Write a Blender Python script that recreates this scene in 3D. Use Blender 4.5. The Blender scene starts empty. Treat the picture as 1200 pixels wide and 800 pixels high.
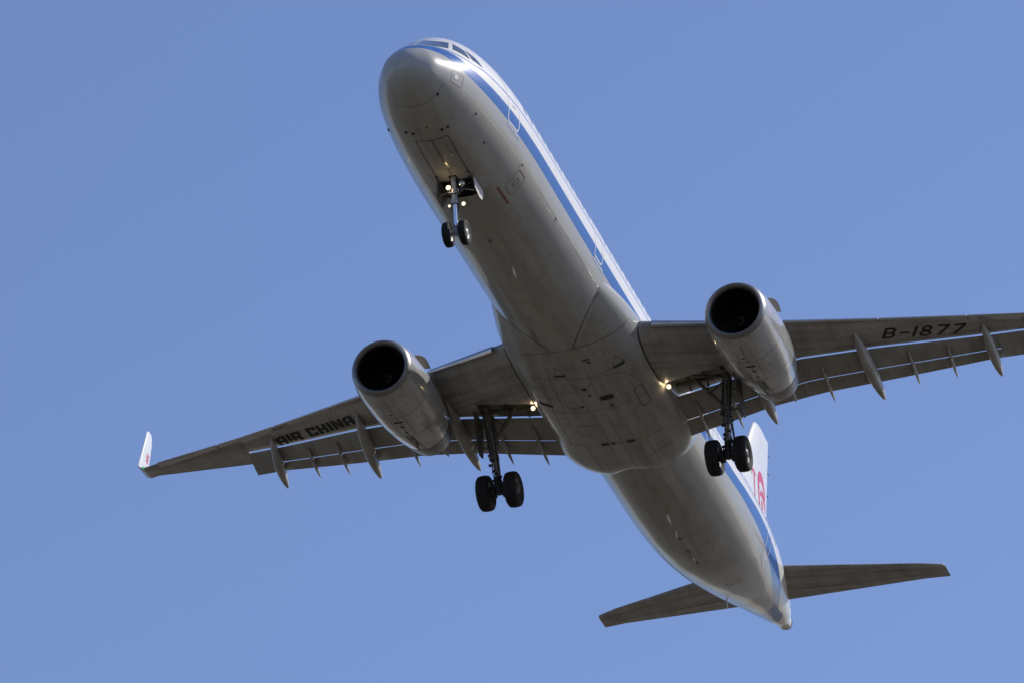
import bpy, bmesh, math, random
from math import sin, cos, pi, sqrt, radians, atan2
from mathutils import Vector, Matrix
from mathutils.bvhtree import BVHTree
random.seed(7)
S = bpy.context.scene
COL = S.collection
# ------------------------------------------------------------------ camera, sky, sun
# aircraft body frame: x aft from the nose, y to starboard, z up, fuselage axis at z = 0
PITCH = radians(3.0)
OFF = Vector((22.0, 0.0, -4.2))                   # body point under the wheels, origin of the airliner
CAMB = Vector((-155.358, -48.172, -97.560))       # camera seen from the body frame
ROWS = [(0.28908344, -0.9570846, -0.02048979),    # image right / down / forward in the body frame
        (0.44818078, 0.15422221, -0.88053932),
        (0.84591061, 0.24536621, 0.47353001)]
FPX = 7588.22
RP = Matrix.Rotation(PITCH, 4, 'Y')
camw = Vector((0, 0, 1.7))
ROOTLOC = camw + (RP @ (OFF - CAMB))
B2W = Matrix.Translation(ROOTLOC) @ RP @ Matrix.Translation(-OFF)

cd = bpy.data.cameras.new('camera'); cam = bpy.data.objects.new('camera', cd); COL.objects.link(cam)
cd.sensor_width = 36; cd.sensor_fit = 'HORIZONTAL'; cd.lens = FPX / 1200 * 36
cd.clip_start = 1; cd.clip_end = 60000
r, d, f = [Vector(v) for v in ROWS]
mr = Matrix((( r.x, -d.x, -f.x), (r.y, -d.y, -f.y), (r.z, -d.z, -f.z))).to_4x4()
cam.matrix_world = Matrix.Translation(camw) @ RP @ mr
S.camera = cam

SUNB = Vector((0.45, -0.61, 0.655)).normalized()   # towards the sun, body frame
SUN = (RP @ SUNB).normalized()
elev = math.asin(SUN.z); az = atan2(SUN.x, SUN.y)
w = bpy.data.worlds.new('World'); S.world = w; w.use_nodes = True
nt = w.node_tree; nt.nodes.clear()
sky = nt.nodes.new('ShaderNodeTexSky'); sky.sky_type = 'NISHITA'; sky.sun_disc = False
sky.sun_elevation = elev; sky.sun_rotation = az
sky.air_density = 1.15; sky.dust_density = 0.5; sky.ozone_density = 6.0; sky.altitude = 50
bg = nt.nodes.new('ShaderNodeBackground'); bg.inputs['Strength'].default_value = 0.145
ow = nt.nodes.new('ShaderNodeOutputWorld')
wb = nt.nodes.new('ShaderNodeMix'); wb.data_type = 'RGBA'; wb.blend_type = 'MULTIPLY'; wb.inputs[0].default_value = 1
wb.inputs[7].default_value = (0.96, 0.83, 0.90, 1)          # white balance of the photograph
nt.links.new(sky.outputs[0], wb.inputs[6]); nt.links.new(wb.outputs[2], bg.inputs[0]); nt.links.new(bg.outputs[0], ow.inputs[0])
sl = bpy.data.lights.new('sun', 'SUN'); sl.energy = 4.0; sl.angle = radians(0.53); sl.color = (1, 0.955, 0.86)
so = bpy.data.objects.new('sun', sl); COL.objects.link(so)
so.rotation_euler = SUN.to_track_quat('Z', 'Y').to_euler(); so.location = (0, 0, 300)
vs = S.view_settings
vs.view_transform = 'Standard'; vs.look = 'None'; vs.gamma = 1; vs.use_curve_mapping = False; vs.exposure = 0.0
S.render.engine = 'CYCLES'

# ------------------------------------------------------------------ material helpers
class NT:
    def __init__(s, name):
        s.m = bpy.data.materials.new(name); s.m.use_nodes = True; s.t = s.m.node_tree; s.n = s.t.nodes; s.l = s.t.links
        s.b = s.n['Principled BSDF']; s._co = None
    def val(s, sock, v):
        if isinstance(v, bpy.types.NodeSocket): s.l.new(v, sock)
        else: sock.default_value = v
    def m_(s, op, a, b=0.0, c=None, clamp=False):
        n = s.n.new('ShaderNodeMath'); n.operation = op; n.use_clamp = clamp
        s.val(n.inputs[0], a); s.val(n.inputs[1], b)
        if c is not None: s.val(n.inputs[2], c)
        return n.outputs[0]
    def co(s):
        if s._co is None:
            t = s.n.new('ShaderNodeTexCoord'); a = s.n.new('ShaderNodeVectorMath'); a.operation = 'ADD'
            s.l.new(t.outputs['Object'], a.inputs[0]); a.inputs[1].default_value = OFF
            s._co = a.outputs[0]
            sp = s.n.new('ShaderNodeSeparateXYZ'); s.l.new(a.outputs[0], sp.inputs[0]); s.xyz = sp.outputs
        return s._co
    def noise(s, scale, vec=(1, 1, 1), detail=4, rough=0.55):
        mp = s.n.new('ShaderNodeMapping'); s.l.new(s.co(), mp.inputs[0]); mp.inputs['Scale'].default_value = vec
        n = s.n.new('ShaderNodeTexNoise'); s.l.new(mp.outputs[0], n.inputs['Vector'])
        n.inputs['Scale'].default_value = scale; n.inputs['Detail'].default_value = detail; n.inputs['Roughness'].default_value = rough
        return n.outputs[0]
    def ramp(s, v, lo, hi, a=0.0, b=1.0):
        n = s.n.new('ShaderNodeMapRange'); s.val(n.inputs[0], v)
        for i, q in enumerate((lo, hi, a, b)): n.inputs[i + 1].default_value = q
        n.clamp = True
        return n.outputs[0]
    def mix(s, f, a, b, mode='MIX'):
        n = s.n.new('ShaderNodeMix'); n.data_type = 'RGBA'; n.blend_type = mode
        s.val(n.inputs[0], f)
        for i, q in ((6, a), (7, b)):
            if isinstance(q, tuple): n.inputs[i].default_value = (*q, 1)
            else: s.l.new(q, n.inputs[i])
        return n.outputs[2]
    def grey(s, v):
        n = s.n.new('ShaderNodeCombineColor')
        for i in range(3): s.val(n.inputs[i], v)
        return n.outputs[0]
    def pw(s, x, tab):
        x0, x1 = tab[0][0], tab[-1][0]; lo = min(q[1] for q in tab) - .01; hi = max(q[1] for q in tab) + .01
        n = s.n.new('ShaderNodeFloatCurve'); c = n.mapping.curves[0]
        while len(c.points) > 2: c.points.remove(c.points[1])
        pts = [((q[0] - x0) / (x1 - x0), (q[1] - lo) / (hi - lo)) for q in tab]
        c.points[0].location = pts[0]; c.points[-1].location = pts[-1]
        for p in pts[1:-1]: c.points.new(*p)
        n.mapping.update(); s.l.new(s.ramp(x, x0, x1), n.inputs['Value'])
        return s.m_('MULTIPLY_ADD', n.outputs[0], hi - lo, lo)
    def gt(s, a, b): return s.m_('GREATER_THAN', a, b)
    def lt(s, a, b): return s.m_('LESS_THAN', a, b)
    def mul(s, a, b): return s.m_('MULTIPLY', a, b)
    def near(s, a, b, w):   # 1 where |a-b| < w
        return s.lt(s.m_('ABSOLUTE', s.m_('SUBTRACT', a, b)), w)
    def mx(s, a, b): return s.m_('MAXIMUM', a, b)
    def out(s, color=None, rough=None, metal=None, coat=None, spec=None, bump=None, bstr=0.1, bdist=0.01):
        b = s.b
        if color is not None:
            if isinstance(color, tuple): b.inputs['Base Color'].default_value = (*color, 1)
            else: s.l.new(color, b.inputs['Base Color'])
        if rough is not None: s.val(b.inputs['Roughness'], rough)
        if metal is not None: s.val(b.inputs['Metallic'], metal)
        if coat is not None:
            b.inputs['Coat Weight'].default_value = coat; b.inputs['Coat Roughness'].default_value = 0.045
        if spec is not None: b.inputs['Specular IOR Level'].default_value = spec
        if bump is not None:
            n = s.n.new('ShaderNodeBump'); n.inputs['Strength'].default_value = bstr; n.inputs['Distance'].default_value = bdist
            s.l.new(bump, n.inputs['Height']); s.l.new(n.outputs[0], b.inputs['Normal'])
        return s.m

def m_paint(name, col, rough=0.3, metal=0.0, coat=0.0, dirt=0.25, scale=1.2, vec=(1, 1, 1)):
    t = NT(name); t.co()
    n1 = t.noise(scale, vec, 5); n2 = t.noise(scale * 6, vec, 3)
    k = t.ramp(t.m_('ADD', t.mul(n1, .7), t.mul(n2, .3)), .35, .65, 1 - dirt, 1.06)
    c = t.mix(1.0, col, t.grey(k), 'MULTIPLY')
    return t.out(c, rough, metal, coat if coat else None, bump=n2, bstr=.05)

# fuselage livery: white crown, blue band, thin blue line, grey belly
def m_livery():
    t = NT('livery_paint'); t.co(); x, y, z = t.xyz[0], t.xyz[1], t.xyz[2]
    WHITE, GREY, BLUE = (.83, .81, .75), (.43, .425, .395), (.022, .12, .39)
    # band edges and the thin line above it, climbing over the nose and up the tail
    lo = t.pw(x, [(0, -.16), (.7, -.14), (1.2, -.26), (2.2, -.47), (3.4, -.53), (28, -.53), (31, -.42), (34.3, -.36), (37, -.27), (38.6, -.14), (39.8, .02), (41.1, .22), (42.5, .28), (44.4, .3)])
    up = t.pw(x, [(0, .16), (1.0, .18), (1.6, .12), (2.3, -.06), (3.4, -.10), (28, -.12), (32, .08), (35, .22), (38, .26), (40.7, .36), (41.7, .50), (42.5, .70), (43.1, .74), (44.4, .8)])
    li = t.pw(x, [(0, .42), (2.1, .20), (3.2, .30), (6, .33), (28, .33), (32, .45), (36, .62), (40, .85), (42.3, 1.02), (43.2, 1.25), (44.4, 1.5)])
    c = t.mix(t.gt(z, lo), GREY, BLUE)
    c = t.mix(t.gt(z, up), c, WHITE)
    c = t.mix(t.near(z, li, 0.028), c, BLUE)
    # grime: streaks along the airflow, heavier under the belly
    st = t.noise(1.0, (.16, 2.2, 2.2), 6, .6); sp = t.noise(2.5, (.5, 1, 1), 5)
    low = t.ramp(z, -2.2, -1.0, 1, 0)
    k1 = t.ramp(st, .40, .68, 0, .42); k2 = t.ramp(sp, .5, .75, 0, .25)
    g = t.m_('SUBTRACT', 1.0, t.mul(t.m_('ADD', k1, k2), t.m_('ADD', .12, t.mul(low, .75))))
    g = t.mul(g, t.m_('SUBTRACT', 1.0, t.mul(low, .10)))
    c = t.mix(1.0, c, t.grey(g), 'MULTIPLY')
    warm = t.mix(t.mul(t.ramp(sp, .42, .62), t.mul(low, .35)), (1, 1, 1), (1.0, .90, .78))
    c = t.mix(1.0, c, warm, 'MULTIPLY')
    # skin joints: rings and long seams
    ln = None
    for xx in (3.55, 6.9, 9.2, 11.8, 14.2, 27.9, 30.2, 33.1, 36.3, 38.6, 41.2):
        q = t.near(x, xx, .011); ln = q if ln is None else t.mx(ln, q)
    ang = t.m_('ARCTAN2', y, t.m_('MULTIPLY', z, -1.0))
    for a in (-1.02, -.62, -.27, .27, .62, 1.02): ln = t.mx(ln, t.near(ang, a, .0045))
    c = t.mix(t.mul(ln, .20), c, (.12, .12, .12))
    rg = t.ramp(st, .35, .7, .24, .38)
    # slight skin waviness between frames
    wv = t.noise(.9, (1.6, .7, .7), 2)
    return t.out(c, rg, None, .45, spec=.14, bump=wv, bstr=.2, bdist=.01)

def m_wing():
    t = NT('wing_paint'); t.co(); x, y, z = t.xyz[0], t.xyz[1], t.xyz[2]
    ay = t.m_('ABSOLUTE', y)
    # chordwise streaks and spanwise tonal panels
    st = t.noise(1.0, (.35, 3.2, 1), 5, .6); bl = t.noise(.6, (1, .7, 1), 3)
    u = t.m_('SUBTRACT', x, t.m_('MULTIPLY', ay, .50))      # roughly constant along the span
    sp = t.noise(1.0, (.0, .0, .0), 1)
    cw = t.n.new('ShaderNodeCombineXYZ'); t.l.new(t.mul(u, 3.0), cw.inputs[0]); t.l.new(t.mul(ay, .25), cw.inputs[1])
    nn = t.n.new('ShaderNodeTexNoise'); t.l.new(cw.outputs[0], nn.inputs['Vector']); nn.inputs['Scale'].default_value = 1.1; nn.inputs['Detail'].default_value = 5
    k = t.m_('ADD', t.m_('ADD', t.ramp(st, .35, .7, 0, .22), t.ramp(bl, .4, .65, 0, .16)), t.ramp(nn.outputs[0], .38, .66, 0, .30))
    c = t.mix(1.0, (.43, .415, .385), t.grey(t.m_('SUBTRACT', 1.0, k)), 'MULTIPLY')
    c = t.mix(t.ramp(bl, .45, .6, 0, .5), c, t.mix(1.0, c, (1.0, .88, .80), 'MULTIPLY'))
    ln = t.near(u, 17.05, .012)
    for uu in (17.62, 18.35): ln = t.mx(ln, t.near(u, uu, .010))
    rib = t.lt(t.m_('ABSOLUTE', t.m_('SUBTRACT', t.m_('FRACT', t.m_('MULTIPLY', ay, .72)), .5)), .008)
    ln = t.mx(ln, rib)
    # row of oval tank access panels
    fy = t.m_('SUBTRACT', t.m_('FRACT', t.m_('MULTIPLY', ay, 1.44)), .5)
    r2 = t.m_('SQRT', t.m_('ADD', t.m_('POWER', t.mul(fy, 2.6), 2.0), t.m_('POWER', t.mul(t.m_('SUBTRACT', u, 17.32), 5.5), 2.0)))
    ring = t.near(r2, .82, .06)
    ln = t.mx(ln, t.mul(ring, .6))
    c = t.mix(t.mul(ln, .35), c, (.05, .05, .05))
    return t.out(c, t.ramp(st, .3, .7, .28, .42), None, .12)

MAT = {}
def build_mats():
    MAT['livery'] = m_livery()
    MAT['wing'] = m_wing()
    MAT['flap'] = m_paint('flap_paint', (.33, .315, .285), .42, dirt=.35, scale=1.5, vec=(.5, 2, 1))
    MAT['fairing'] = m_paint('fairing_paint', (.40, .385, .35), .34, dirt=.3, scale=1.5)
    MAT['white'] = m_paint('white_paint', (.83, .81, .75), .25, coat=.3, dirt=.06)
    MAT['nacelle'] = m_paint('nacelle_paint', (.46, .455, .44), .18, coat=.5, dirt=.38, scale=.8, vec=(.8, 1.8, 1.8))
    MAT['lip'] = m_paint('brushed_lip_metal', (.30, .295, .29), .42, metal=.8, dirt=.2)
    MAT['slat'] = m_paint('slat_metal', (.50, .50, .50), .24, metal=.85, dirt=.15)
    MAT['steel'] = m_paint('gear_steel', (.36, .36, .355), .35, metal=.35, dirt=.35, scale=5)
    MAT['chrome'] = m_paint('polished_piston', (.75, .75, .75), .12, metal=1.0, dirt=.1)
    MAT['hub'] = m_paint('wheel_rim_paint', (.42, .42, .40), .4, metal=.3, dirt=.5, scale=6)
    MAT['rubber'] = m_paint('tyre_rubber', (.013, .013, .014), .85, dirt=.4, scale=6)
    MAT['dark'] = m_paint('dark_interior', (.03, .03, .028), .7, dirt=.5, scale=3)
    MAT['duct'] = m_paint('inlet_duct', (.014, .014, .015), .5, dirt=.3, scale=2)
    MAT['fan'] = m_paint('fan_blade_metal', (.035, .035, .04), .45, metal=.5, dirt=.3, scale=4)
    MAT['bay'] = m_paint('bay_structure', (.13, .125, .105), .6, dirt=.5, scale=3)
    MAT['spiral'] = m_paint('spinner_spiral', (.05, .05, .05), .6)
    MAT['hub2'] = m_paint('dark_rim_paint', (.09, .09, .085), .5, metal=.2, dirt=.5, scale=6)  # darker rim paint for the main wheels
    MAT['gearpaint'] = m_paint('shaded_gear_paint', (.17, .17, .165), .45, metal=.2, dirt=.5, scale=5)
    MAT['hot'] = m_paint('exhaust_metal', (.16, .14, .12), .35, metal=.8, dirt=.4, scale=2)
    MAT['seam'] = m_paint('seam_sealant', (.05, .048, .045), .6, dirt=.3)
    MAT['seal'] = m_paint('faded_seam', (.17, .165, .15), .5, dirt=.3)
    MAT['black'] = m_paint('black_marking', (.010, .010, .011), .7, dirt=.25, scale=4)
    MAT['red'] = m_paint('red_marking', (.27, .08, .075), .5, dirt=.3, scale=4)
    MAT['orange'] = m_paint('orange_marking', (.35, .14, .03), .5)
    MAT['logo'] = m_paint('crimson_emblem', (.62, .04, .10), .35, dirt=.1)
    MAT['glass'] = m_paint('window_glass', (.03, .045, .055), .08, coat=1.0, dirt=.1)
    MAT['scuff'] = m_paint('scuff_plate', (.55, .54, .52), .3, metal=.6, dirt=.3)
    for nm, c, e in (('lamp', (1.0, .82, .50), 2.0), ('lampdim', (1.0, .84, .55), 1.7), ('green', (.02, .6, .28), .6), ('redlamp', (.9, .03, .03), 1.2)):
        t = NT(nm + '_lens'); t.out(c, .2)
        t.b.inputs['Emission Color'].default_value = (*c, 1); t.b.inputs['Emission Strength'].default_value = e
        MAT[nm] = t.m
    t = NT('lamp_reflector'); t.out((.8, .78, .72), .15, 1.0); MAT['reflector'] = t.m
build_mats()

# ------------------------------------------------------------------ object helpers
def mk(name, verts, faces, mat, parent, smooth=True, label=None, mats=None, fm=None, auto=35):
    me = bpy.data.meshes.new(name)
    me.from_pydata([tuple(Vector(v) - OFF) for v in verts], [], faces)
    bm = bmesh.new(); bm.from_mesh(me)
    bmesh.ops.remove_doubles(bm, verts=bm.verts, dist=1e-5)
    bmesh.ops.recalc_face_normals(bm, faces=bm.faces)
    if smooth:
        for fc in bm.faces: fc.smooth = True
        for e in bm.edges:
            if len(e.link_faces) == 2 and e.calc_face_angle(0) > radians(auto): e.smooth = False
    bm.to_mesh(me); bm.free()
    me.materials.append(MAT[mat] if isinstance(mat, str) else mat)
    for q in (mats or []): me.materials.append(MAT[q])
    o = bpy.data.objects.new(name, me); COL.objects.link(o)
    if parent is not None: o.parent = parent
    if label: o['label'] = label
    return o

class MB:
    def __init__(s): s.v = []; s.f = []
    def add(s, v, f):
        n = len(s.v); s.v += [tuple(q) for q in v]; s.f += [tuple(i + n for i in g) for g in f]; return s
    def loft(s, rings, cap0=True, cap1=True, closed=True):
        m = len(rings[0]); v = [p for rg in rings for p in rg]; f = []
        for i in range(len(rings) - 1):
            for j in range(m if closed else m - 1):
                a, b = i * m + j, i * m + (j + 1) % m
                f.append((a, b, b + m, a + m))
        if cap0: f.append(tuple(range(m))[::-1])
        if cap1: f.append(tuple(range((len(rings) - 1) * m, len(rings) * m)))
        return s.add(v, f)
    def tube(s, pts, rad, n=12, caps=True):
        pts = [Vector(p) for p in pts]
        if not isinstance(rad, (list, tuple)): rad = [rad] * len(pts)
        rings = []; up = None
        for i, p in enumerate(pts):
            t = (pts[min(i + 1, len(pts) - 1)] - pts[max(i - 1, 0)]).normalized()
            if up is None: up = Vector((0, 0, 1)) if abs(t.z) < .9 else Vector((1, 0, 0))
            a = t.cross(up).normalized(); b = a.cross(t).normalized(); up = b
            rings.append([p + a * rad[i] * cos(2 * pi * k / n) + b * rad[i] * sin(2 * pi * k / n) for k in range(n)])
        return s.loft(rings, caps, caps)
    def lathe(s, o, ax, prof, n=32, cap0=False, cap1=False):
        """prof: (along, radius) round axis ax through o"""
        o = Vector(o); ax = Vector(ax).normalized()
        up = Vector((0, 0, 1)) if abs(ax.z) < .9 else Vector((1, 0, 0))
        a = ax.cross(up).normalized(); b = a.cross(ax).normalized()
        rings = [[o + ax * h + (a * cos(2 * pi * k / n) + b * sin(2 * pi * k / n)) * max(rr, 1e-4) for k in range(n)] for h, rr in prof]
        return s.loft(rings, cap0, cap1)
    def box(s, c, sz, R=None, bev=0.0):
        c = Vector(c); x, y, z = [q / 2 for q in sz]
        vs = [Vector((i * x, j * y, k * z)) for i in (-1, 1) for j in (-1, 1) for k in (-1, 1)]
        if R is not None: vs = [R @ q for q in vs]
        vs = [q + c for q in vs]
        return s.add(vs, [(0, 1, 3, 2), (4, 6, 7, 5), (0, 4, 5, 1), (2, 3, 7, 6), (0, 2, 6, 4), (1, 5, 7, 3)])
    def plate(s, poly, nrm, th):
        """planar polygon given thickness th along nrm"""
        n = len(poly); nrm = Vector(nrm).normalized() * th
        v = [Vector(p) for p in poly] + [Vector(p) + nrm for p in poly]
        return s.add(v, [tuple(range(n)), tuple(range(2 * n - 1, n - 1, -1))] + [(i, (i + 1) % n, (i + 1) % n + n, i + n) for i in range(n)])
    def build(s, name, mat, parent, smooth=True, label=None, auto=35):
        return mk(name, s.v, s.f, mat, parent, smooth, label, auto=auto)

def interp(tab, x, k):
    """monotone-ish cubic through a table of rows (x, v1, v2..)"""
    n = len(tab)
    if x <= tab[0][0]: return tab[0][k]
    if x >= tab[-1][0]: return tab[-1][k]
    i = 0
    while tab[i + 1][0] < x: i += 1
    def slope(j):
        if j <= 0: return (tab[1][k] - tab[0][k]) / (tab[1][0] - tab[0][0])
        if j >= n - 1: return (tab[-1][k] - tab[-2][k]) / (tab[-1][0] - tab[-2][0])
        a = (tab[j][k] - tab[j - 1][k]) / (tab[j][0] - tab[j - 1][0]); b = (tab[j + 1][k] - tab[j][k]) / (tab[j + 1][0] - tab[j][0])
        return 0 if a * b <= 0 else 2 * a * b / (a + b)
    h = tab[i + 1][0] - tab[i][0]; t = (x - tab[i][0]) / h
    m0, m1 = slope(i) * h, slope(i + 1) * h
    return ((2 * t**3 - 3 * t**2 + 1) * tab[i][k] + (t**3 - 2 * t**2 + t) * m0 + (-2 * t**3 + 3 * t**2) * tab[i + 1][k] + (t**3 - t**2) * m1)
def lin(tab, x, k=1):
    if x <= tab[0][0]: 
        a, b = tab[0], tab[1]
    elif x >= tab[-1][0]: a, b = tab[-2], tab[-1]
    else:
        for a, b in zip(tab, tab[1:]):
            if a[0] <= x <= b[0]: break
    return a[k] + (b[k] - a[k]) * (x - a[0]) / (b[0] - a[0])

# ------------------------------------------------------------------ the ground far below the picture
gm = MB(); n = 24; L = 16000
t = NT('dry_ground'); t.co()
c1 = t.noise(.004, (1, 1, 1), 6); c2 = t.noise(.05, (1, 1, 1), 5)
gc = t.mix(t.ramp(c1, .4, .6), (.080, .064, .046), (.122, .101, .075)); gc = t.mix(t.ramp(c2, .45, .6, 0, .6), gc, (.065, .066, .04))
t.out(gc, .95)
me = bpy.data.meshes.new('ground'); me.from_pydata([(-L, -L, 0), (L, -L, 0), (L, L, 0), (-L, L, 0)], [], [(0, 1, 2, 3)]); me.materials.append(t.m)
go = bpy.data.objects.new('ground', me); COL.objects.link(go); go['kind'] = 'structure'

# ------------------------------------------------------------------ the airliner
plane = bpy.data.objects.new('airliner', None); COL.objects.link(plane)
plane['label'] = 'white and grey twin engine airliner with a blue stripe flying overhead with wheels down'
plane['category'] = 'airliner'
plane.location = ROOTLOC; plane.rotation_euler = (0, PITCH, 0)

# ---- fuselage: x, top z, bottom z, half width, z of widest
FUS = [(0.0, -.72, -.78, .03, -.75), (.06, -.50, -1.00, .26, -.75), (.2, -.29, -1.20, .48, -.745), (.45, -.04, -1.39, .76, -.72), (.8, .22, -1.55, .94, -.68),
       (1.2, .50, -1.68, 1.13, -.62), (1.6, .80, -1.77, 1.28, -.55), (2.0, 1.12, -1.85, 1.40, -.47), (2.5, 1.43, -1.92, 1.53, -.38), (3.0, 1.64, -1.97, 1.63, -.28),
       (3.5, 1.79, -2.01, 1.71, -.20), (4.2, 1.93, -2.045, 1.80, -.12), (5.0, 2.02, -2.06, 1.88, -.05), (6.0, 2.06, -2.07, 1.94, 0), (7.2, 2.07, -2.07, 1.975, 0), (8.5, 2.07, -2.07, 1.985, 0),
       (29.0, 2.07, -2.07, 1.985, 0), (31.0, 2.07, -2.03, 1.97, .02), (33.0, 2.07, -1.84, 1.92, .10), (35.0, 2.07, -1.47, 1.79, .26), (37.0, 2.05, -.97, 1.58, .50),
       (39.0, 2.0, -.40, 1.30, .76), (41.0, 1.9, .18, .95, 1.0), (42.5, 1.79, .60, .66, 1.18), (43.5, 1.69, .86, .43, 1.27), (44.1, 1.60, 1.02, .27, 1.31), (44.35, 1.56, 1.04, .25, 1.31)]
NA = 96
def fus_ring(x):
    top, bot, hw, zc = [interp(FUS, x, k) for k in (1, 2, 3, 4)]
    out = []
    for k in range(NA):
        a = 2 * pi * k / NA            # 0 = belly centre, towards starboard
        s, c = sin(a), -cos(a)
        out.append(Vector((x, hw * s, zc + (c * (top - zc) if c > 0 else c * (zc - bot)))))
    return out
xs = [0, .02, .04, .07, .1, .14, .2, .26, .34, .42, .5, .6, .7, .8, .9, 1.0]
x = 1.1
while x < 44.3:
    xs.append(round(x, 3)); x += .12 if x < 6.5 else (.4 if x < 28 else .25)
xs += [44.35, 4.72, 5.03, 6.05]
xs = sorted(set(xs)); xs = [q for q in xs if not any(0 < abs(q - p) < .05 for p in (4.72, 5.03, 6.05))]
rings = [fus_ring(q) for q in xs]
fv = [p for rg in rings for p in rg]; ff = []
for i in range(len(xs) - 1):
    xm = (xs[i] + xs[i + 1]) / 2
    for j in range(NA):
        if 5.03 < xm < 6.05 and (j < 4 or j >= NA - 4): continue
        if 4.72 < xm < 5.03 and (j < 1 or j >= NA - 1): continue
        a, b = i * NA + j, i * NA + (j + 1) % NA
        ff.append((a, b, b + NA, a + NA))
ff.append(tuple(range(NA))[::-1])
fus = mk('fuselage', fv, ff, 'livery', plane)
# APU exhaust
MB().lathe((44.35, 0, 1.32), (1, 0, .12), [(-.12, .262), (.02, .258), (.16, .22), (.16, .17), (-.3, .15)], 24, cap1=True).build('exhaust_outlet', 'dark', fus)

# ---- belly fairing
BF = [(14.6, 1.80, -1.70, 2.1), (15.3, 1.94, -1.88, 2.1), (15.9, 2.05, -1.98, 2.15), (16.6, 2.15, -2.10, 2.2), (17.5, 2.22, -2.20, 2.3), (18.5, 2.26, -2.29, 2.4), (20, 2.28, -2.35, 2.45), (22.5, 2.30, -2.37, 2.5),
      (23.6, 2.36, -2.37, 2.6), (24.1, 2.31, -2.35, 2.6), (24.5, 2.22, -2.31, 2.5), (24.8, 2.12, -2.24, 2.4), (24.98, 2.03, -2.14, 2.3), (25.1, 1.95, -2.0, 2.2)]
def bf_ring(x):
    hw, zb, nn = [interp(BF, x, k) for k in (1, 2, 3)]
    zc = -.75; zt = .45; out = []
    for k in range(80):
        a = 2 * pi * k / 80; s, c = sin(a), -cos(a)
        yy = hw * math.copysign(abs(s) ** (2 / nn), s)
        zz = zc + (abs(c) ** (2 / nn) * (zb - zc) if c < 0 else abs(c) * (zt - zc))
        if c > 0: yy = hw * s ** 1 * (1 - .25 * c)
        nt_ = .35 * math.exp(-((yy - .1) / .55) ** 2) * max(0, min(1, (x - 23.6) / 1.2)) if c < 0 else 0
        out.append(Vector((x - nt_, yy, zz)))
    return out
bx = []; x = 14.6
while x < 24.4: bx.append(x); x += .25
while x < 25.2: bx.append(x); x += .06
bx.append(25.2)
m = MB(); m.loft([bf_ring(q) for q in bx]); BFV, BFF = list(m.v), list(m.f)
belly = m.build('belly_fairing', 'livery', plane)

# ---- wing geometry
def zLE(y): q = y - 2.1; return -1.0 + .09 * q + .35 * (q / 14.4) ** 2
def xLE(y): return 17.32 + .498 * (y - 2.2)         # wing box nose; the slats sit ahead of it
SPO = [(0, 22.1), (2.1, 22.05), (4.6, 21.75), (6.4, 21.62), (8.8, 22.2), (12.0, 23.28), (13.1, 23.62)]
TE = [(13.15, 24.50), (15.9, 25.08), (16.7, 25.25)]
def bend(y, sd=1):
    """outer wing bends up in flight"""
    dz = interp([(0, 0), (7.5, 0), (9.5, .17), (10.8, .31), (12.0, .42), (13.2, .50), (16.7, .74), (18, .78)], y, 1)
    return Vector((1.83 * dz, sd * interp([(0, 0), (12.9, 0), (16.7, .42), (18, .45)], y, 1), dz))
def airfoil(s, t):
    return 5 * t * (.2969 * sqrt(s) - .126 * s - .3516 * s * s + .2843 * s**3 - .1036 * s**4)
def wsec(y):
    """leading edge (x, z), chord, z drop at full chord, thickness"""
    x0 = xLE(y); z0 = zLE(y)
    if y < 13.14:
        xe = lin(SPO, y); c = (xe - x0) / .84
    else: c = lin(TE, y) - x0
    drop = lin([(0, .34), (2.1, .34), (6.4, .22), (16.7, .02)], y)
    th = lin([(0, .15), (2.1, .15), (6.4, .118), (16.7, .105)], y)
    return x0, z0, c, drop, th
def wpt(y, s, upper, sd=1):
    x0, z0, c, drop, th = wsec(y)
    yt = airfoil(s, th) * c
    zc = z0 - drop * s + (.02 * c * sin(pi * s) if False else 0)
    return Vector((x0 + s * c, sd * y, zc + (yt if upper else -yt * (1.0 if s < .5 else 1.0 - .35 * (s - .5) * 2)))) + bend(y, sd)
def wring(y, se_low, sd, full=False):
    up = [1 if full else .84]; N = 22
    su = [((1 - cos(pi * k / N)) / 2) * up[0] for k in range(N, -1, -1)]       # TE -> LE on top
    slw = [((1 - cos(pi * k / N)) / 2) * se_low for k in range(1, N + 1)]
    P = [wpt(y, s, True, sd) for s in su] + [wpt(y, s, False, sd) for s in slw]
    x0, z0, c, drop, th = wsec(y)
    if full: P += [P[-1].copy(), P[-1].copy(), P[-1].copy()]
    else:
        a = wpt(y, min(se_low + .004, .83), True, sd); a.z -= .05; b = wpt(y, (se_low + .84) / 2 + .002, True, sd); b.z -= .045; cc = wpt(y, .839, True, sd); cc.z -= .025
        P += [a, b, cc]
    return P
WV = {}
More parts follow.
